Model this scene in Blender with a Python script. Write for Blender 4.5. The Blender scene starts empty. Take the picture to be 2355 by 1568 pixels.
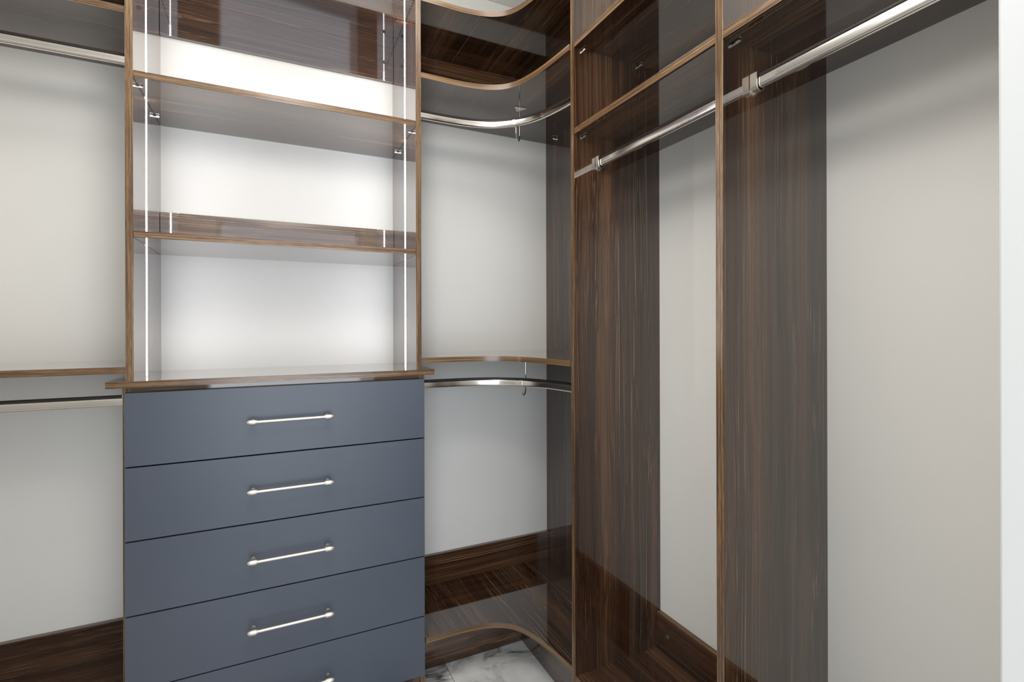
import bpy, bmesh, math
from mathutils import Vector, Matrix

# ------------------------------------------------------------------ camera, world, lights, exposure
H = 1.316                      # eye height above the floor
R, B = 1.2292, 1.9978          # right wall x, back wall y
XL, YF = -1.50, 0.20           # left wall x, front wall y
CEIL = 1.5067 + H
D = 0.356                      # depth of the closet panels
sc = bpy.context.scene
COL = sc.collection

yaw, roll = math.radians(24.1137), math.radians(-0.1562)
rt = Vector((math.cos(yaw), -math.sin(yaw), 0)); up = Vector((0, 0, 1)); fw = Vector((math.sin(yaw), math.cos(yaw), 0))
rr = rt * math.cos(roll) + up * math.sin(roll)
uu = -rt * math.sin(roll) + up * math.cos(roll)
cam_d = bpy.data.cameras.new('camera'); cam = bpy.data.objects.new('camera', cam_d); COL.objects.link(cam)
m = Matrix.Identity(4)
for i in range(3):
    m[i][0] = rr[i]; m[i][1] = uu[i]; m[i][2] = -fw[i]
m[2][3] = H
cam.matrix_world = m
cam_d.sensor_width = 36; cam_d.lens = 1091.16 / 2355 * 36
cam_d.shift_x = 56.9 / 2355; cam_d.shift_y = -32.64 / 2355
cam_d.clip_start = 0.01
sc.camera = cam

w = bpy.data.worlds.new('world'); sc.world = w; w.use_nodes = True
w.node_tree.nodes['Background'].inputs[0].default_value = (0.93, 0.965, 1.0, 1)
w.node_tree.nodes['Background'].inputs[1].default_value = 1.6

def area(name, loc, rot, sx, sy, energy, color, shape='RECTANGLE'):
    l = bpy.data.lights.new(name, 'AREA'); l.shape = shape; l.size = sx
    if shape == 'RECTANGLE': l.size_y = sy
    l.energy = energy; l.color = color
    o = bpy.data.objects.new(name, l); COL.objects.link(o); o.location = loc; o.rotation_euler = rot
    return o
area('ceiling_panel_light', (0.10, 0.95, CEIL - 0.02), (0, 0, 0), 1.2, 0.8, 14, (1.0, 0.95, 0.88))
pl = bpy.data.lights.new('added_fill_light', 'POINT'); pl.energy = 22; pl.shadow_soft_size = 0.16; pl.color = (1.0, 0.97, 0.93)  # unseen point light, added to soften the shadows under the shelves
plo = bpy.data.objects.new('added_fill_light', pl); COL.objects.link(plo); plo.location = (0.06, 0.62, H + 0.95)
area('bedroom_window_light', (-0.2, -1.5, 1.0), (math.radians(90), 0, math.radians(-8)), 2.0, 1.7, 34, (0.80, 0.89, 1.0))

vs = sc.view_settings
vs.view_transform = 'Standard'; vs.look = 'None'; vs.gamma = 1; vs.use_curve_mapping = False
vs.exposure = 0.03
STRIP = 43.0

# ------------------------------------------------------------------ materials
def nodes(name):
    mt = bpy.data.materials.new(name); mt.use_nodes = True
    nt = mt.node_tree; return mt, nt, nt.nodes['Principled BSDF']
def N(nt, t, **kw):
    n = nt.nodes.new(t)
    for k, v in kw.items(): setattr(n, k, v)
    return n
def ramp(nt, stops):
    r = N(nt, 'ShaderNodeValToRGB'); e = r.color_ramp.elements
    while len(e) < len(stops): e.new(0.5)
    for i, (p, c) in enumerate(stops):
        e[i].position = p; e[i].color = (*c, 1)
    return r
def mix(nt, fac, a, b, mode='MIX'):
    n = N(nt, 'ShaderNodeMix', data_type='RGBA', blend_type=mode)
    for s, v in ((0, fac), (6, a), (7, b)):
        if hasattr(v, 'is_linked') or hasattr(v, 'node'): nt.links.new(v, n.inputs[s])
        elif isinstance(v, tuple): n.inputs[s].default_value = (*v, 1)
        else: n.inputs[s].default_value = v
    return n.outputs[2]
def coords(nt, seed=7.0):
    tc = N(nt, 'ShaderNodeTexCoord'); oi = N(nt, 'ShaderNodeObjectInfo')
    mu = N(nt, 'ShaderNodeMath', operation='MULTIPLY'); mu.inputs[1].default_value = seed
    nt.links.new(oi.outputs['Random'], mu.inputs[0])
    ad = N(nt, 'ShaderNodeVectorMath', operation='ADD')
    nt.links.new(tc.outputs['Object'], ad.inputs[0]); nt.links.new(mu.outputs[0], ad.inputs[1])
    return ad.outputs[0]
def noise(nt, vec, scale, detail=3, rough=0.55, dist=0.0):
    mp = N(nt, 'ShaderNodeMapping'); mp.inputs['Scale'].default_value = scale
    nt.links.new(vec, mp.inputs[0])
    n = N(nt, 'ShaderNodeTexNoise'); n.inputs['Scale'].default_value = 1
    n.inputs['Detail'].default_value = detail; n.inputs['Roughness'].default_value = rough; n.inputs['Distortion'].default_value = dist
    nt.links.new(mp.outputs[0], n.inputs['Vector'])
    return n.outputs[0]
def sc3(axis, along, across):
    s = [across] * 3; s[axis] = along; return s

def wood(name, axis, edge=False, coat=1.45, gain=1.0):
    mt, nt, bs = nodes(name)
    v = coords(nt)
    # gentle sideways warp of the grain (cathedral figure)
    wn = N(nt, 'ShaderNodeTexNoise'); wn.inputs['Detail'].default_value = 1; wn.inputs['Scale'].default_value = 1
    mp = N(nt, 'ShaderNodeMapping'); mp.inputs['Scale'].default_value = sc3(axis, 1.3, 5.0)
    nt.links.new(v, mp.inputs[0]); nt.links.new(mp.outputs[0], wn.inputs['Vector'])
    sb = N(nt, 'ShaderNodeVectorMath', operation='SUBTRACT'); sb.inputs[1].default_value = (.5, .5, .5)
    nt.links.new(wn.outputs['Color'], sb.inputs[0])
    scl = N(nt, 'ShaderNodeVectorMath', operation='SCALE'); scl.inputs['Scale'].default_value = 0.006 if edge else 0.035
    nt.links.new(sb.outputs[0], scl.inputs[0])
    ad = N(nt, 'ShaderNodeVectorMath', operation='ADD'); nt.links.new(v, ad.inputs[0]); nt.links.new(scl.outputs[0], ad.inputs[1])
    v = ad.outputs[0]
    if edge:
        bands = noise(nt, v, sc3(axis, 2.5, 380.0), 2, 0.6)
        c1 = ramp(nt, [(0.32, (0.055, 0.028, 0.014)), (0.48, (0.135, 0.075, 0.036)), (0.62, (0.25, 0.155, 0.080)), (0.8, (0.34, 0.23, 0.13))])
        nt.links.new(bands, c1.inputs[0]); col = c1.outputs[0]
        fl = noise(nt, v, sc3(axis, 30.0, 500.0), 1)
        r2 = ramp(nt, [(0.35, (0.65, 0.62, 0.6)), (0.6, (1, 1, 1))]); nt.links.new(fl, r2.inputs[0])
        col = mix(nt, 1.0, col, r2.outputs[0], 'MULTIPLY')
        bs.inputs['Roughness'].default_value = 0.22; bs.inputs['IOR'].default_value = 1.6
    else:
        bands = noise(nt, v, sc3(axis, 0.35, 13.0), 3, 0.6)
        c1 = ramp(nt, [(0.32, (0.015, 0.0066, 0.0040)), (0.50, (0.050, 0.0225, 0.0120)), (0.70, (0.125, 0.060, 0.030))])
        nt.links.new(bands, c1.inputs[0]); col = c1.outputs[0]
        och = noise(nt, v, sc3(axis, 0.22, 42.0), 3, 0.55)
        ro = ramp(nt, [(0.53, (0, 0, 0)), (0.70, (0.34, 0.34, 0.34))]); nt.links.new(och, ro.inputs[0])
        col = mix(nt, ro.outputs[0], col, (0.185, 0.100, 0.048))
        fine = noise(nt, v, sc3(axis, 0.9, 200.0), 4, 0.65)
        r2 = ramp(nt, [(0.40, (0.50, 0.48, 0.46)), (0.53, (1, 1, 1)), (0.62, (1.0, 1.0, 1.0))]); nt.links.new(fine, r2.inputs[0])
        col = mix(nt, 1.0, col, r2.outputs[0], 'MULTIPLY')
        # thin pale pore lines
        ln = noise(nt, v, sc3(axis, 0.9, 330.0), 2, 0.5)
        r3 = ramp(nt, [(0.57, (0, 0, 0)), (0.68, (1, 1, 1))]); nt.links.new(ln, r3.inputs[0])
        msk = noise(nt, v, sc3(axis, 0.6, 18.0), 2, 0.5)
        r4 = ramp(nt, [(0.42, (0.10, 0.10, 0.10)), (0.62, (0.62, 0.62, 0.62))]); nt.links.new(msk, r4.inputs[0])
        mm = N(nt, 'ShaderNodeMath', operation='MULTIPLY'); nt.links.new(r3.outputs[0], mm.inputs[0]); nt.links.new(r4.outputs[0], mm.inputs[1])
        col = mix(nt, mm.outputs[0], col, (0.30, 0.185, 0.110))
        bs.inputs['Roughness'].default_value = 0.06; bs.inputs['IOR'].default_value = 1.58
        bs.inputs['Coat Weight'].default_value = 1.0; bs.inputs['Coat Roughness'].default_value = 0.03; bs.inputs['Coat IOR'].default_value = coat
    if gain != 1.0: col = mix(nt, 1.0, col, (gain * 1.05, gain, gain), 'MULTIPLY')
    nt.links.new(col, bs.inputs['Base Color'])
    return mt
GLOSS_LIT = [wood('glossy_lit_wood_grain_' + a, i, False, 1.85, 1.35) for i, a in enumerate('xyz')]   # same wood, colour brightened and coat raised to imitate light on shelving and countertop
WOOD = [wood('wood_grain_' + a, i) for i, a in enumerate('xyz')]
EDGE = [wood('wood_edge_' + a, i, True) for i, a in enumerate('xyz')]

def plain(name, col, rough, metal=0.0, ior=1.5, bump=0.0, bscale=300):
    mt, nt, bs = nodes(name)
    bs.inputs['Base Color'].default_value = (*col, 1); bs.inputs['Roughness'].default_value = rough
    bs.inputs['Metallic'].default_value = metal; bs.inputs['IOR'].default_value = ior
    if bump:
        v = coords(nt)
        f = noise(nt, v, (bscale,) * 3, 2)
        bp = N(nt, 'ShaderNodeBump'); bp.inputs['Strength'].default_value = bump; bp.inputs['Distance'].default_value = 0.001
        nt.links.new(f, bp.inputs['Height']); nt.links.new(bp.outputs[0], bs.inputs['Normal'])
    return mt
def wall_mat():
    mt, nt, bs = nodes('painted_wall')
    v = coords(nt, 0.0)
    f = noise(nt, v, (2.0, 2.0, 2.0), 3)
    r = ramp(nt, [(0.3, (0.745, 0.735, 0.705)), (0.7, (0.775, 0.765, 0.735))]); nt.links.new(f, r.inputs[0])
    nt.links.new(r.outputs[0], bs.inputs['Base Color'])
    bs.inputs['Roughness'].default_value = 0.55
    k = noise(nt, v, (28, 28, 28), 4, 0.6, 1.5)
    bp = N(nt, 'ShaderNodeBump'); bp.inputs['Strength'].default_value = 0.10; bp.inputs['Distance'].default_value = 0.003
    nt.links.new(k, bp.inputs['Height']); nt.links.new(bp.outputs[0], bs.inputs['Normal'])
    return mt
WALL = wall_mat()
CEILM = plain('ceiling_paint', (0.74, 0.74, 0.72), 0.8, bump=0.1, bscale=60)
JAMB = plain('white_gloss_trim', (0.57, 0.57, 0.555), 0.4)
GROUT = plain('grout', (0.45, 0.45, 0.44), 0.9, bump=0.4)
METAL = plain('brushed_nickel', (0.86, 0.83, 0.79), 0.17, 1.0)
METAL2 = plain('satin_nickel_bracket', (0.74, 0.70, 0.64), 0.30, 1.0)
HANDLE = plain('satin_nickel_handle', (0.56, 0.53, 0.48), 0.42, 1.0)
BLACK = plain('black_rubber', (0.014, 0.012, 0.012), 0.5)
DARKP = plain('light_block_dark', (0.02, 0.015, 0.012), 0.6)
CAP = plain('screw_cap_brown', (0.10, 0.07, 0.055), 0.35)
def slate_mat():
    mt, nt, bs = nodes('slate_lacquer')
    v = coords(nt)
    f = noise(nt, v, (3, 3, 3), 2)
    r = ramp(nt, [(0.3, (0.066, 0.078, 0.104)), (0.7, (0.076, 0.089, 0.118))]); nt.links.new(f, r.inputs[0])
    # sprinkle of pale dust specks
    vo = N(nt, 'ShaderNodeTexVoronoi'); vo.inputs['Scale'].default_value = 55
    nt.links.new(v, vo.inputs['Vector'])
    lt = N(nt, 'ShaderNodeMath', operation='LESS_THAN'); lt.inputs[1].default_value = 0.030; nt.links.new(vo.outputs['Distance'], lt.inputs[0])
    mu = N(nt, 'ShaderNodeMath', operation='MULTIPLY'); mu.inputs[1].default_value = 0.35; nt.links.new(lt.outputs[0], mu.inputs[0])
    col = mix(nt, mu.outputs[0], r.outputs[0], (0.45, 0.45, 0.45))
    nt.links.new(col, bs.inputs['Base Color'])
    bs.inputs['Roughness'].default_value = 0.36; bs.inputs['IOR'].default_value = 1.5
    return mt
SLATE = slate_mat()
def marble_mat():
    mt, nt, bs = nodes('marble')
    v = coords(nt, 5.0)
    a = noise(nt, v, (2.6, 3.4, 3), 6, 0.6, 1.6)
    s = N(nt, 'ShaderNodeMath', operation='SUBTRACT'); s.inputs[1].default_value = 0.5; nt.links.new(a, s.inputs[0])
    ab = N(nt, 'ShaderNodeMath', operation='ABSOLUTE'); nt.links.new(s.outputs[0], ab.inputs[0])
    r = ramp(nt, [(0.0, (1, 1, 1)), (0.014, (0.7, 0.7, 0.7)), (0.07, (0, 0, 0))]); nt.links.new(ab.outputs[0], r.inputs[0])
    g = noise(nt, v, (3.2, 2.6, 3), 3)
    r2 = ramp(nt, [(0.42, (0.0, 0.0, 0.0)), (0.58, (1, 1, 1))]); nt.links.new(g, r2.inputs[0])
    mu = N(nt, 'ShaderNodeMath', operation='MULTIPLY'); nt.links.new(r.outputs[0], mu.inputs[0]); nt.links.new(r2.outputs[0], mu.inputs[1])
    c0 = noise(nt, v, (5, 5, 5), 4)
    rc = ramp(nt, [(0.35, (0.66, 0.66, 0.65)), (0.6, (0.84, 0.84, 0.82))]); nt.links.new(c0, rc.inputs[0])
    col = mix(nt, mu.outputs[0], rc.outputs[0], (0.05, 0.052, 0.055))
    nt.links.new(col, bs.inputs['Base Color']); bs.inputs['Roughness'].default_value = 0.12
    return mt
MARBLE = marble_mat()
def emit(name, col, s):
    mt = bpy.data.materials.new(name); mt.use_nodes = True; nt = mt.node_tree
    nt.nodes.remove(nt.nodes['Principled BSDF'])
    e = nt.nodes.new('ShaderNodeEmission'); e.inputs[0].default_value = (*col, 1); e.inputs[1].default_value = s
    nt.links.new(e.outputs[0], nt.nodes['Material Output'].inputs[0]); return mt
LED = emit('led_strip', (0.93, 0.95, 1.0), STRIP)
LAMP = emit('lamp_diffuser', (1.0, 0.94, 0.86), 6.0)

# ------------------------------------------------------------------ geometry helpers
def link(name, bm, mat, parent=None, smooth=False, origin=None):
    """bm is in world coordinates (z above the floor); origin defaults to bbox centre"""
    co = [v.co for v in bm.verts]
    if origin is None:
        origin = Vector([(min(c[i] for c in co) + max(c[i] for c in co)) / 2 for i in range(3)])
    for v in bm.verts: v.co -= origin
    bmesh.ops.recalc_face_normals(bm, faces=bm.faces)
    me = bpy.data.meshes.new(name); bm.to_mesh(me); bm.free(); me.materials.append(mat)
    if smooth:
        for p in me.polygons: p.use_smooth = True
        try: me.set_sharp_from_angle(angle=math.radians(38))
        except Exception: pass
    o = bpy.data.objects.new(name, me); COL.objects.link(o)
    if parent is not None:
        o.parent = parent; o.location = origin - world_loc(parent)
    else: o.location = origin
    return o
def world_loc(o):
    l = Vector(o.location)
    while o.parent: o = o.parent; l += o.location
    return l
def tag(o, label=None, cat=None, group=None, kind=None):
    if label: o['label'] = label
    if cat: o['category'] = cat
    if group: o['group'] = group
    if kind: o['kind'] = kind
    return o
def empty(name, loc, label, cat, group=None):
    o = bpy.data.objects.new(name, None); COL.objects.link(o); o.location = loc; o.empty_display_size = 0.05
    return tag(o, label, cat, group)
def bxm(bm, x0, x1, y0, y1, z0, z1, bev=0.0):
    r = bmesh.ops.create_cube(bm, size=1)
    for v in r['verts']:
        v.co = Vector(((x0 + x1) / 2 + v.co.x * (x1 - x0), (y0 + y1) / 2 + v.co.y * (y1 - y0), (z0 + z1) / 2 + v.co.z * (z1 - z0)))
    if bev:
        es = set(e for v in r['verts'] for e in v.link_edges)
        bmesh.ops.bevel(bm, geom=list(es), offset=bev, segments=2, affect='EDGES', profile=0.5)
    return bm
def box(name, x0, x1, y0, y1, z0, z1, mat, parent=None, bev=0.0):
    return link(name, bxm(bmesh.new(), x0, x1, y0, y1, z0, z1, bev), mat, parent)
def prism(poly, z0, z1):
    bm = bmesh.new()
    lo = [bm.verts.new((x, y, z0)) for x, y in poly]; hi = [bm.verts.new((x, y, z1)) for x, y in poly]
    bm.faces.new(lo); bm.faces.new(hi); n = len(poly)
    for i in range(n): bm.faces.new((lo[i], lo[(i + 1) % n], hi[(i + 1) % n], hi[i]))
    return bm
def spline(pts, n=6):
    """Catmull-Rom through pts"""
    P = [Vector(p) for p in pts]; P = [2 * P[0] - P[1]] + P + [2 * P[-1] - P[-2]]
    out = []
    for i in range(1, len(P) - 2):
        a, b, c, d = P[i - 1:i + 3]
        for k in range(n):
            t = k / n
            out.append(0.5 * ((2 * b) + (c - a) * t + (2 * a - 5 * b + 4 * c - d) * t * t + (3 * b - a - 3 * c + d) * t ** 3))
    out.append(P[-2]); return out
def ribbon(path, off, z0, z1):
    """thin vertical band of thickness off on the outer (left-hand) side of a 2-D path"""
    bm = bmesh.new(); rows = []
    n = len(path)
    for i, p in enumerate(path):
        t = (path[min(i + 1, n - 1)] - path[max(i - 1, 0)]); t.normalize(); nr = Vector((t.y, -t.x))
        q = p + nr * off
        rows.append([bm.verts.new((p.x, p.y, z0)), bm.verts.new((q.x, q.y, z0)), bm.verts.new((q.x, q.y, z1)), bm.verts.new((p.x, p.y, z1))])
    for a, b in zip(rows, rows[1:]):
        for j in range(4): bm.faces.new((a[j], a[(j + 1) % 4], b[(j + 1) % 4], b[j]))
    bm.faces.new(rows[0]); bm.faces.new(rows[-1])
    return bm
def sweep(path, prof, closed_caps=True, upv=Vector((0, 0, 1))):
    """sweep profile [(side, up)] along a 3-D path, side axis horizontal"""
    bm = bmesh.new(); rows = []; n = len(path)
    for i, p in enumerate(path):
        t = (path[min(i + 1, n - 1)] - path[max(i - 1, 0)]).normalized()
        s = t.cross(upv).normalized(); u2 = s.cross(t).normalized()
        rows.append([bm.verts.new(p + s * a + u2 * b) for a, b in prof])
    k = len(prof)
    for a, b in zip(rows, rows[1:]):
        for j in range(k): bm.faces.new((a[j], a[(j + 1) % k], b[(j + 1) % k], b[j]))
    if closed_caps: bm.faces.new(rows[0]); bm.faces.new(rows[-1])
    return bm
def circ(r, n=12): return [(r * math.cos(2 * math.pi * i / n), r * math.sin(2 * math.pi * i / n)) for i in range(n)]
def join(dst, src):
    me = bpy.data.meshes.new('tmp'); src.to_mesh(me); src.free(); dst.from_mesh(me); bpy.data.meshes.remove(me); return dst
def tube3(pts, r, n=10):
    """round wire through 3-D pts with parallel transport"""
    bm = bmesh.new(); rows = []; P = [Vector(p) for p in pts]
    t = (P[1] - P[0]).normalized(); s = t.orthogonal().normalized()
    for i, p in enumerate(P):
        t = (P[min(i + 1, len(P) - 1)] - P[max(i - 1, 0)]).normalized()
        s = (s - t * s.dot(t)).normalized(); u2 = t.cross(s)
        rows.append([bm.verts.new(p + s * a + u2 * b) for a, b in circ(r, n)])
    for a, b in zip(rows, rows[1:]):
        for j in range(n): bm.faces.new((a[j], a[(j + 1) % n], b[(j + 1) % n], b[j]))
    bm.faces.new(rows[0]); bm.faces.new(rows[-1]); return bm
def lathe_x(prof, cx, cy, cz, n=20):
    """profile [(x, r)] revolved about the x axis"""
    bm = bmesh.new(); rows = []
    for x, r in prof: rows.append([bm.verts.new((cx + x, cy + a, cz + b)) for a, b in circ(r, n)])
    for a, b in zip(rows, rows[1:]):
        for j in range(n): bm.faces.new((a[j], a[(j + 1) % n], b[(j + 1) % n], b[j]))
    bm.faces.new(rows[0]); bm.faces.new(rows[-1]); return bm

T = 0.019; EB = 0.0012
def struct(o): o['kind'] = 'structure'; return o

# ------------------------------------------------------------------ room shell
floor = struct(box('floor', XL - 0.1, R + 0.1, -0.6, B + 0.1, -0.10, -0.009, GROUT))
xs = [0.605 + 0.6 * k for k in range(-4, 3)]; ys = [-0.55, 0.10, 1.30, 2.50]
for i in range(len(xs) - 1):
    for j in range(len(ys) - 1):
        x0, x1 = max(xs[i], XL), min(xs[i + 1], R); y0, y1 = ys[j], min(ys[j + 1], B)
        if x1 - x0 < 0.02: continue
        g = 0.0011
        box('floor_tile', x0 + g, x1 - g, y0 + g, y1 - g, -0.009, 0.0, MARBLE, floor, 0.0006)
struct(box('ceiling', XL - 0.1, R + 0.1, YF - 0.14, B + 0.1, CEIL, CEIL + 0.08, CEILM))
struct(box('wall_back', XL - 0.1, R + 0.1, B, B + 0.1, 0, CEIL, WALL))
struct(box('wall_right', R, R + 0.1, YF - 0.14, B, 0, CEIL, WALL))
struct(box('wall_left', XL - 0.1, XL, YF - 0.14, B, 0, CEIL, WALL))
DX0, DX1, DZ = -0.35, 0.589, 2.05
bm = bmesh.new()
bxm(bm, XL, DX0 - 0.02, YF - 0.14, YF, 0, CEIL); bxm(bm, DX1 + 0.02, R, YF - 0.14, YF, 0, CEIL); bxm(bm, DX0 - 0.02, DX1 + 0.02, YF - 0.14, YF, DZ + 0.02, CEIL)
struct(link('wall_front', bm, WALL))
door = struct(bpy.data.objects.new('door_1', None)); COL.objects.link(door); door.location = (DX1, YF, 0)
box('door_jamb', DX1, DX1 + 0.02, YF - 0.14, YF, 0, DZ, JAMB, door, 0.002)
box('door_jamb', DX0 - 0.02, DX0, YF - 0.14, YF, 0, DZ, JAMB, door, 0.002)
box('door_head', DX0 - 0.02, DX1 + 0.02, YF - 0.14, YF, DZ, DZ + 0.02, JAMB, door, 0.002)

# ------------------------------------------------------------------ upright panels
YP1, YP2 = 1.2691, 0.7177
XF = R - D
PTOP = 1.187 + H
def band_z(parent, x0, x1, y0, y1, z0, z1): return box('edge_band', x0, x1, y0, y1, z0, z1, EDGE[2], parent, 0.0003)
def upright_on_right_wall(y, label):
    o = box('upright_panel', XF + EB, R, y, y + T, 0, PTOP, WOOD[2])
    tag(o, label, 'panel', 'upright panels of the closet')
    band_z(o, XF, XF + EB, y, y + T, 0, PTOP)
    return o
p1 = upright_on_right_wall(YP1, 'tall dark wood upright panel where the curved corner shelves end')
p2 = upright_on_right_wall(YP2, 'tall dark wood upright panel nearest the white door frame')
clad = box('upright_panel', R - 0.019, R - 0.001, B - D, B - 0.001, 0, PTOP, WOOD[2])
tag(clad, 'dark wood panel lying flat on the wall in the corner behind the curved shelves', 'panel', 'upright panels of the closet')
def pin_bm(p, d):
    """small metal shelf pin starting at p, sticking out along d"""
    p = Vector(p); d = Vector(d)
    return tube3([p, p + d * 0.010, p + d * 0.013], 0.0026, 8)
def pin(parent, p, d):
    bm = pin_bm(p, d); q = Vector(p) + Vector(d) * 0.009
    bxm(bm, q.x - 0.0045, q.x + 0.0045, q.y - 0.0045, q.y + 0.0045, q.z + 0.0012, q.z + 0.0030)
    return link('shelf_pin', bm, METAL, parent, True)

# ------------------------------------------------------------------ shelves
zA, zB, zC, zG = 1.1678 + H, 0.8924 + H, -0.1293 + H, -1.1167 - T + H      # undersides
zS2 = 0.6139 + H
YS = 1.645                                                             # front line of the back-wall shelves
XTl, XTr = -0.3658, 0.4573
CCL, CCR = -0.3964, 0.4922
curve2 = [(0.62, 1.6465), (0.69, 1.640), (0.745, 1.626), (0.79, 1.600), (0.82, 1.562), (0.838, 1.515), (0.853, 1.450), (0.863, 1.370), (0.869, 1.289)]
def corner_shelf(z, x0, label, setback=0.0):
    pts = [(x0, YS), (0.56, YS + 0.001)] + [(x + setback * k / 8, y) for k, (x, y) in enumerate(curve2)]
    pts[-1] = (pts[-1][0], YP1 + T)
    path = spline([Vector((x, y)) for x, y in pts], 6)
    poly = [(x0, B)] + [(p.x, p.y) for p in path] + [(R - 0.0195, YP1 + T), (R - 0.0195, B)]
    o = link('corner_shelf', prism(poly, z, z + T), WOOD[1])
    tag(o, label, 'shelf', 'curved corner shelves')
    link('edge_band', ribbon(path, EB, z, z + T), EDGE_CURVE, o)
    return o
EDGE_CURVE = EDGE[0]
# the curved edge is banded with stripes that run round it: use z-only bands
def edge_curve_mat():
    mt, nt, bs = nodes('wood_edge_curved')
    v = coords(nt)
    b = noise(nt, v, (2.0, 2.0, 380.0), 2, 0.6)
    c1 = ramp(nt, [(0.32, (0.055, 0.028, 0.014)), (0.48, (0.135, 0.075, 0.036)), (0.62, (0.25, 0.155, 0.080)), (0.8, (0.34, 0.23, 0.13))])
    nt.links.new(b, c1.inputs[0]); nt.links.new(c1.outputs[0], bs.inputs['Base Color'])
    bs.inputs['Roughness'].default_value = 0.22; bs.inputs['IOR'].default_value = 1.6
    return mt
EDGE_CURVE = edge_curve_mat()
XH = XTr + T                                                            # outer face of the right hutch side
corner_shelf(zA, XH, 'topmost curved dark wood corner shelf, cut off by the top of the photo')
sB = corner_shelf(zB, XH, 'upper curved dark wood corner shelf, just above the bent chrome rod at the top')
pin(sB, (R - 0.018, 1.914, zB - 0.008), (-1, 0, 0))
corner_shelf(zC, XH, 'middle curved dark wood corner shelf at counter height above the lower bent rod')
corner_shelf(zG, CCR, 'lowest curved dark wood corner shelf just above the marble floor', 0.022)

def straight_right(z, y0, y1, label, grp, pins=True):
    o = box('shelf', XF + EB + 0.001, R, y0, y1, z, z + T, WOOD[1])
    tag(o, label, 'shelf', grp)
    box('edge_band', XF + 0.001, XF + EB + 0.001, y0, y1, z, z + T, EDGE[1], o, 0.0003)
    if pins:
        for x in (0.909, 1.139): pin(o, (x, y1, z - 0.005), (0, -1, 0))
        for x in (0.909, 1.139): pin(o, (x, y0, z - 0.005), (0, 1, 0))
    return o
RG = 'straight shelves on the right wall'
straight_right(zB, YP2 + T, YP1, 'upper straight dark wood shelf between the two tall upright panels', RG)
straight_right(zS2, YP2 + T, YP1, 'lower straight dark wood shelf between the two upright panels, right above the chrome rod', RG)
straight_right(zS2, YF, YP2, 'dark wood shelf above the long rod nearest the white door frame', RG)
straight_right(zG, YP2 + T, YP1, 'dark wood base shelf at the bottom between the two tall upright panels', RG, False)
straight_right(zG, YF, YP2, 'dark wood base shelf at the bottom beside the white door frame', RG, False)

def straight_back(z, x0, x1, label, yfront=YS):
    o = box('shelf', x0, x1, yfront + EB, B, z, z + T, WOOD[0])
    tag(o, label, 'shelf', 'shelves left of the drawer tower')
    box('edge_band', x0, x1, yfront, yfront + EB, z, z + T, EDGE[0], o, 0.0003)
    return o
XTL = XTl - T
straight_back(zA, XL, XTL, 'topmost dark wood shelf left of the lit open shelving, mostly above the photo')
straight_back(zB, XL, XTL, 'upper dark wood shelf left of the lit open shelving, above the upper straight rod')
straight_back(zC, XL, XTL, 'dark wood shelf at counter height on the left, above the lower straight rod', 1.6347)
straight_back(zG, XL, CCL, 'dark wood base shelf at the bottom left beside the grey drawers')

# ------------------------------------------------------------------ rails against the walls
def screw_cap(parent, p, axis):
    r = 0.0075
    bm = bmesh.new(); c = bmesh.ops.create_cone(bm, cap_ends=True, segments=20, radius1=r, radius2=r * 0.86, depth=0.0016)
    rot = Matrix.Rotation(math.radians(90), 4, 'X') if axis == 'y' else Matrix.Rotation(math.radians(-90), 4, 'Y')
    bmesh.ops.transform(bm, matrix=Matrix.Translation(p) @ rot, verts=bm.verts)
    return link('screw_cap', bm, CAP, parent, True)
zR0, zR1 = -1.1167 + H, -0.9918 + H
zN0, zN1 = 1.0273 + H, zA
def rail_back(x0, x1, z0, z1, label):
    o = box('wall_rail', x0, x1, B - 0.018, B, z0, z1, WOOD[0], None, 0.0005)
    return tag(o, label, 'rail', 'dark wood rails fixed to the walls')
rail_back(XL, XTL, zN0, zN1, 'dark wood wall rail at the very top left, left of the lit open shelving')
rail_back(XH, R - 0.0195, zN0, zN1, 'dark wood wall rail seen between the two highest curved corner shelves')
rail_back(XL, CCL, zR0, zR1, 'low dark wood wall rail left of the grey drawers')
rail_back(CCR, R - 0.0195, zR0, zR1, 'low dark wood wall rail above the lowest curved corner shelf')
def rail_right(y0, y1, label):
    o = box('wall_rail', R - 0.018, R, y0, y1, zR0, zR1, WOOD[1], None, 0.0005)
    box('edge_band', R - 0.018, R - 0.0003, y0 + .001, y1 - .001, zR1, zR1 + 0.0008, EDGE[1], o)
    return tag(o, label, 'rail', 'dark wood rails fixed to the walls')
q = rail_right(YP2 + T, YP1, 'low dark wood wall rail with a round screw cap between the two upright panels')
screw_cap(q, (R - 0.0188, 1.219, -1.054 + H), 'x')
rail_right(YF, YP2, 'low dark wood wall rail nearest the white door frame')

# toe kicks below the base shelves
def toe(x0, x1, y0, y1, ax, label):
    o = box('toe_kick', x0, x1, y0, y1, 0, zG, WOOD[ax], None, 0.0005)
    return tag(o, label, 'toe kick', 'toe kick boards under the base shelves')
XK, YK = 0.9425, 1.760
toe(CCR, XK, YK, YK + 0.018, 0, 'dark wood toe kick facing us below the lowest curved corner shelf')
toe(XK, XK + 0.018, YP1 + T, YK + 0.018, 1, 'dark wood toe kick on the right below the lowest curved shelf, reflecting the marble')
toe(XF + 0.06, XF + 0.078, YP2 + T, YP1, 1, 'dark wood toe kick under the base shelf between the two upright panels')
toe(XF + 0.06, XF + 0.078, YF, YP2, 1, 'dark wood toe kick under the base shelf beside the door frame')
toe(XL, CCL, YK, YK + 0.018, 0, 'dark wood toe kick under the base shelf left of the drawers')

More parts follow.
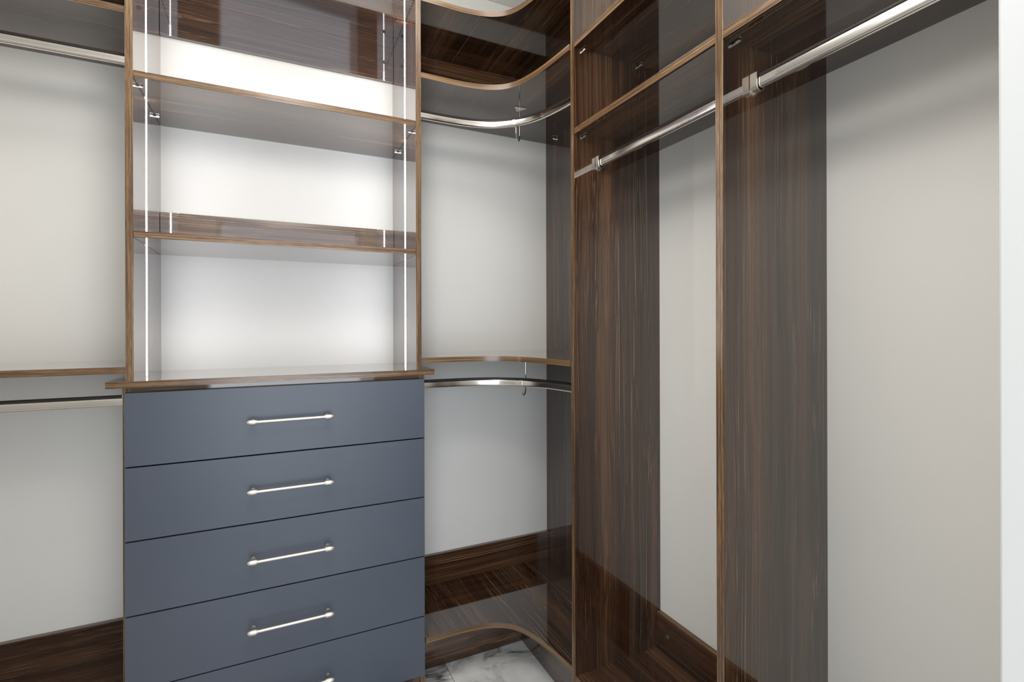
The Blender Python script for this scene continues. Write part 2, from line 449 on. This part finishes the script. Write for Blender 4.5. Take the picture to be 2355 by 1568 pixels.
# ------------------------------------------------------------------ chest of drawers
zc = -0.1513 + H                     # top of the counter
YD = 1.6389
chest = empty('drawer_chest', ((CCL + CCR) / 2, (YD + B) / 2, 0), 'chest of slate grey drawers with satin nickel bar handles between wooden sides', 'chest of drawers')
for x0, x1 in ((CCL, CCL + T), (CCR - T, CCR)):
    s = box('side_panel', x0, x1, YD + 0.019 + EB, B, 0, zc - T, WOOD[2], chest)
    band_z(s, x0, x1, YD + 0.019, YD + 0.019 + EB, 0, zc - T)
box('top_rail', CCL + T, CCR - T, YD + 0.021, YD + 0.039, zc - T - 0.06, zc - T, WOOD[0], chest)
box('light_block_back', CCL + T, CCR - T, B - 0.012, B, 0.07, zc - T, DARKP, chest)  # unseen dark back, added to keep light out of the drawer gaps
box('toe_kick', CCL + T, CCR - T, YD + 0.022, YD + 0.04, 0, -1.2442 + H - 0.002, WOOD[0], chest, 0.0005)
zg = [-0.1836, -0.3962, -0.6073, -0.8188, -1.0322, -1.2442]
def handle(parent, zc_):
    x0, x1, yy = -0.076, 0.170, YD - 0.0345
    bm = lathe_x([(-0.001, 0.0049), (x1 - x0 + 0.001, 0.0049)], x0, yy, zc_, 16)
    capp = [(0, 0.0055), (0.0012, 0.0068), (0.005, 0.0073), (0.0052, 0.0066), (0.0062, 0.0066), (0.0064, 0.0078), (0.018, 0.0082), (0.0215, 0.0078), (0.0217, 0.0066), (0.0226, 0.0066), (0.0228, 0.0072), (0.0255, 0.0068), (0.026, 0.0045)]
    capp = [(a, b * 1.1) for a, b in capp]
    join(bm, lathe_x(capp, x0, yy, zc_)); join(bm, lathe_x([(-a, b) for a, b in capp], x1, yy, zc_))
    for x in (x0 + 0.0135, x1 - 0.0135):
        join(bm, tube3([(x, yy, zc_), (x, YD - 0.004, zc_)], 0.0032, 12)); join(bm, tube3([(x, YD - 0.005, zc_), (x, YD, zc_)], 0.0052, 12))
    return link('handle', bm, HANDLE, parent, True)
hz = [-0.288, -0.5005, -0.7135, -0.9255, -1.138]
for i in range(5):
    d = box('drawer', CCL + 0.008, CCR - 0.006, YD, YD + 0.018, zg[i + 1] + H + 0.0021, zg[i] + H - 0.0021, SLATE, chest, 0.0007)
    handle(d, hz[i] + H)

ct = box('countertop', -0.4301, 0.5224, 1.6329 + EB, B, zc - T, zc, GLOSS_LIT[0])
tag(ct, 'glossy dark wood countertop on the grey drawers, reflecting the white wall', 'countertop')
box('edge_band', -0.4301, 0.5224, 1.6329, 1.6329 + EB, zc - T, zc, EDGE[0], ct, 0.0003)

# ------------------------------------------------------------------ lit open shelving on the counter
YT = 1.6369
hutch = empty('open_shelving', ((XTl + XTr) / 2, (YT + B) / 2, zc), 'open dark wood shelving with two vertical light strips standing on the countertop', 'shelving unit')
for side, x0 in ((-1, XTl - T), (1, XTr)):
    s = box('side_panel', x0, x0 + T, YT + EB, B, zc, PTOP, GLOSS_LIT[2], hutch)
    band_z(s, x0, x0 + T, YT, YT + EB, zc, PTOP)
    xi = XTl if side < 0 else XTr
    ys_ = 1.790
    tag(box('light_strip', xi if side < 0 else xi - 0.0006, xi + 0.0006 if side < 0 else xi, ys_ - 0.006, ys_ + 0.006, zc + 0.001, zA - 0.001, LED, s), 'glowing white vertical light strip')
g = 0.0008
for z, yf in ((zA, YT), (0.712 + H, YT), (0.2567 + H, YT)):
    s = box('shelf', XTl + g, XTr - g, yf + EB, B, z, z + T, GLOSS_LIT[0], hutch)
    box('edge_band', XTl + g, XTr - g, yf, yf + EB, z, z + T, EDGE[0], s, 0.0003)
    if z < zA - 0.1 and z > zc + 0.6:
        for y in (1.690, 1.905):
            pin(s, (XTl, y, z - 0.005), (1, 0, 0)); pin(s, (XTr, y, z - 0.005), (-1, 0, 0))
r1 = box('wall_rail', XTl + g, XTr - g, B - 0.018, B, zN0, zN1, GLOSS_LIT[0], hutch, 0.0005)
screw_cap(r1, (-0.306, B - 0.0188, 1.103 + H), 'y'); screw_cap(r1, (0.419, B - 0.0188, 1.104 + H), 'y')
box('wall_rail', XTl + g, XTr - g, B - 0.018, B, 0.2567 + T + H, 0.405 + H, GLOSS_LIT[0], hutch, 0.0005)

# ------------------------------------------------------------------ rods
def stadium(w_, h_, n=10):
    r = w_ / 2; o = []
    for i in range(n + 1): a = math.pi * i / n; o.append((r * math.cos(a), h_ / 2 - r + r * math.sin(a)))
    for i in range(n + 1): a = math.pi + math.pi * i / n; o.append((r * math.cos(a), -(h_ / 2 - r) + r * math.sin(a)))
    return o
ROD = stadium(0.0160, 0.0280, 18); INS = [(-0.0042, 0.0125), (0.0042, 0.0125), (0.0042, 0.0170), (0.0024, 0.0190), (-0.0024, 0.0190), (-0.0042, 0.0170)]
def bracket(parent, p, d):
    """U-shaped cup on the panel at p, opening upwards, sticking out along d"""
    p = Vector(p); d = Vector(d).normalized(); s = d.cross(Vector((0, 0, 1))).normalized()
    ro, ri = 0.0125, 0.0102; top = 0.020; zc0 = -0.0075
    outer = [(-ro, top)] + [(ro * math.cos(a), zc0 + ro * math.sin(a)) for a in [math.pi + math.pi * k / 12 for k in range(13)]] + [(ro, top)]
    inner = [(ri, top)] + [(ri * math.cos(a), zc0 + ri * math.sin(a)) for a in [2 * math.pi - math.pi * k / 12 for k in range(13)]] + [(-ri, top)]
    prof = outer + inner
    bm = bmesh.new()
    def ring(off): return [bm.verts.new(p + d * off + s * a + Vector((0, 0, b))) for a, b in prof]
    a, b = ring(0.0015), ring(0.0175); n = len(prof)
    for j in range(n): bm.faces.new((a[j], a[(j + 1) % n], b[(j + 1) % n], b[j]))
    bm.faces.new(a); bm.faces.new(b)
    pl = stadium(0.0210, 0.052)
    c = [bm.verts.new(p + s * x + Vector((0, 0, y + 0.001))) for x, y in pl]; e = [bm.verts.new(p + d * 0.0018 + s * x + Vector((0, 0, y + 0.001))) for x, y in pl]
    for j in range(len(pl)): bm.faces.new((c[j], c[(j + 1) % len(pl)], e[(j + 1) % len(pl)], e[j]))
    bm.faces.new(c); bm.faces.new(e)
    return link('rod_bracket', bm, METAL2, parent, True)
def rod(path, label, group):
    path = [Vector(p) for p in path]
    o = link('closet_rod', sweep(path, ROD), METAL, None, True)
    tag(o, label, 'rod', group)
    link('rod_insert', sweep(path, INS), BLACK, o)
    bracket(o, path[0], path[1] - path[0]); bracket(o, path[-1], path[-2] - path[-1])
    return o
zu, zl, zr = 0.800 + H, -0.2195 + H, 0.5325 + H
YR, XR = 1.738, 0.968
GL = 'straight rods left of the drawer tower'
rod([(XL, YR, zu), (XTL, YR, zu)], 'straight chrome rod at the top left under the upper shelf', GL)
rod([(XL, YR, zl), (CCL, YR, zl)], 'straight chrome rod at the middle left beside the top grey drawer', GL)
rc = [(0.60, 1.738), (0.67, 1.734), (0.74, 1.722), (0.80, 1.700), (0.86, 1.656), (0.90, 1.608), (0.928, 1.550), (0.945, 1.490), (0.958, 1.420), (0.965, 1.350), (0.968, YP1 + T)]
def bent(x0, z, label, hook_xy, zshelf):
    pts = spline([Vector((x, y, z)) for x, y in [(x0, 1.738), (0.54, 1.738)] + rc], 5)
    o = rod(pts, label, 'bent rods in the corner')
    hx, hy = hook_xy; zb = z - 0.052
    ex, ey = hx - 0.047, hy - 0.058
    loop = [(hx, hy, zshelf), (hx, hy, z + 0.02), (hx, hy, z - 0.020)]
    for k in range(1, 8):
        a = math.pi * k / 8
        fx = (1 - math.cos(a)) / 2
        loop.append((hx + (ex - hx) * fx, hy + (ey - hy) * fx, z - 0.020 - 0.032 * math.sin(a) ** 0.8))
    loop.append((ex, ey, z - 0.012))
    hk = link('support_hook', tube3(loop, 0.0026, 10), METAL, o, True)
    # clip around the rod and triangular fixing plate under the shelf
    bm = bmesh.new()
    tri = [(-0.026, -0.004), (0.018, -0.023), (0.022, -0.019), (0.014, 0.022), (0.009, 0.024), (-0.027, 0.002)]
    ang = math.radians(20)
    lo = []; hi = []
    for x, y in tri:
        X, Y = hx + x * math.cos(ang) - y * math.sin(ang), hy + x * math.sin(ang) + y * math.cos(ang)
        lo.append(bm.verts.new((X, Y, zshelf - 0.0018))); hi.append(bm.verts.new((X, Y, zshelf)))
    bm.faces.new(lo); bm.faces.new(hi)
    for j in range(6): bm.faces.new((lo[j], lo[(j + 1) % 6], hi[(j + 1) % 6], hi[j]))
    for x, y in ((-0.017, -0.002), (0.013, -0.014), (0.008, 0.014)):
        X, Y = hx + x * math.cos(ang) - y * math.sin(ang), hy + x * math.sin(ang) + y * math.cos(ang)
        c = bmesh.ops.create_cone(bm, cap_ends=True, segments=12, radius1=0.0022, radius2=0.0028, depth=0.0014)
        bmesh.ops.translate(bm, vec=(X, Y, zshelf - 0.0024), verts=c['verts'])
    link('mounting_plate', bm, METAL2, hk)
    # clip ring
    pc = min(pts, key=lambda v: (v.x - ex) ** 2 + (v.y - ey) ** 2); i = pts.index(pc); t = (pts[i + 1] - pts[i - 1]).normalized()
    ringp = [(a * 1.18, b * 1.12) for a, b in ROD]
    link('rod_clip', sweep([pc - t * 0.006, pc + t * 0.006], ringp), METAL2, hk, True)
    return o
bent(XH, zu, 'bent chrome rod under the upper curved corner shelf', (0.915, 1.716), zB)
bent(CCR, zl, 'bent chrome rod under the middle curved corner shelf', (0.926, 1.690), zC)
GR = 'straight rods on the right wall'
rod([(XR, YP1, zr), (XR, YP2 + T, zr)], 'short straight chrome rod between the two tall upright panels', GR)
rod([(XR, YP2, zr), (XR, YF, zr)], 'straight chrome rod at the top right nearest the white door frame', GR)
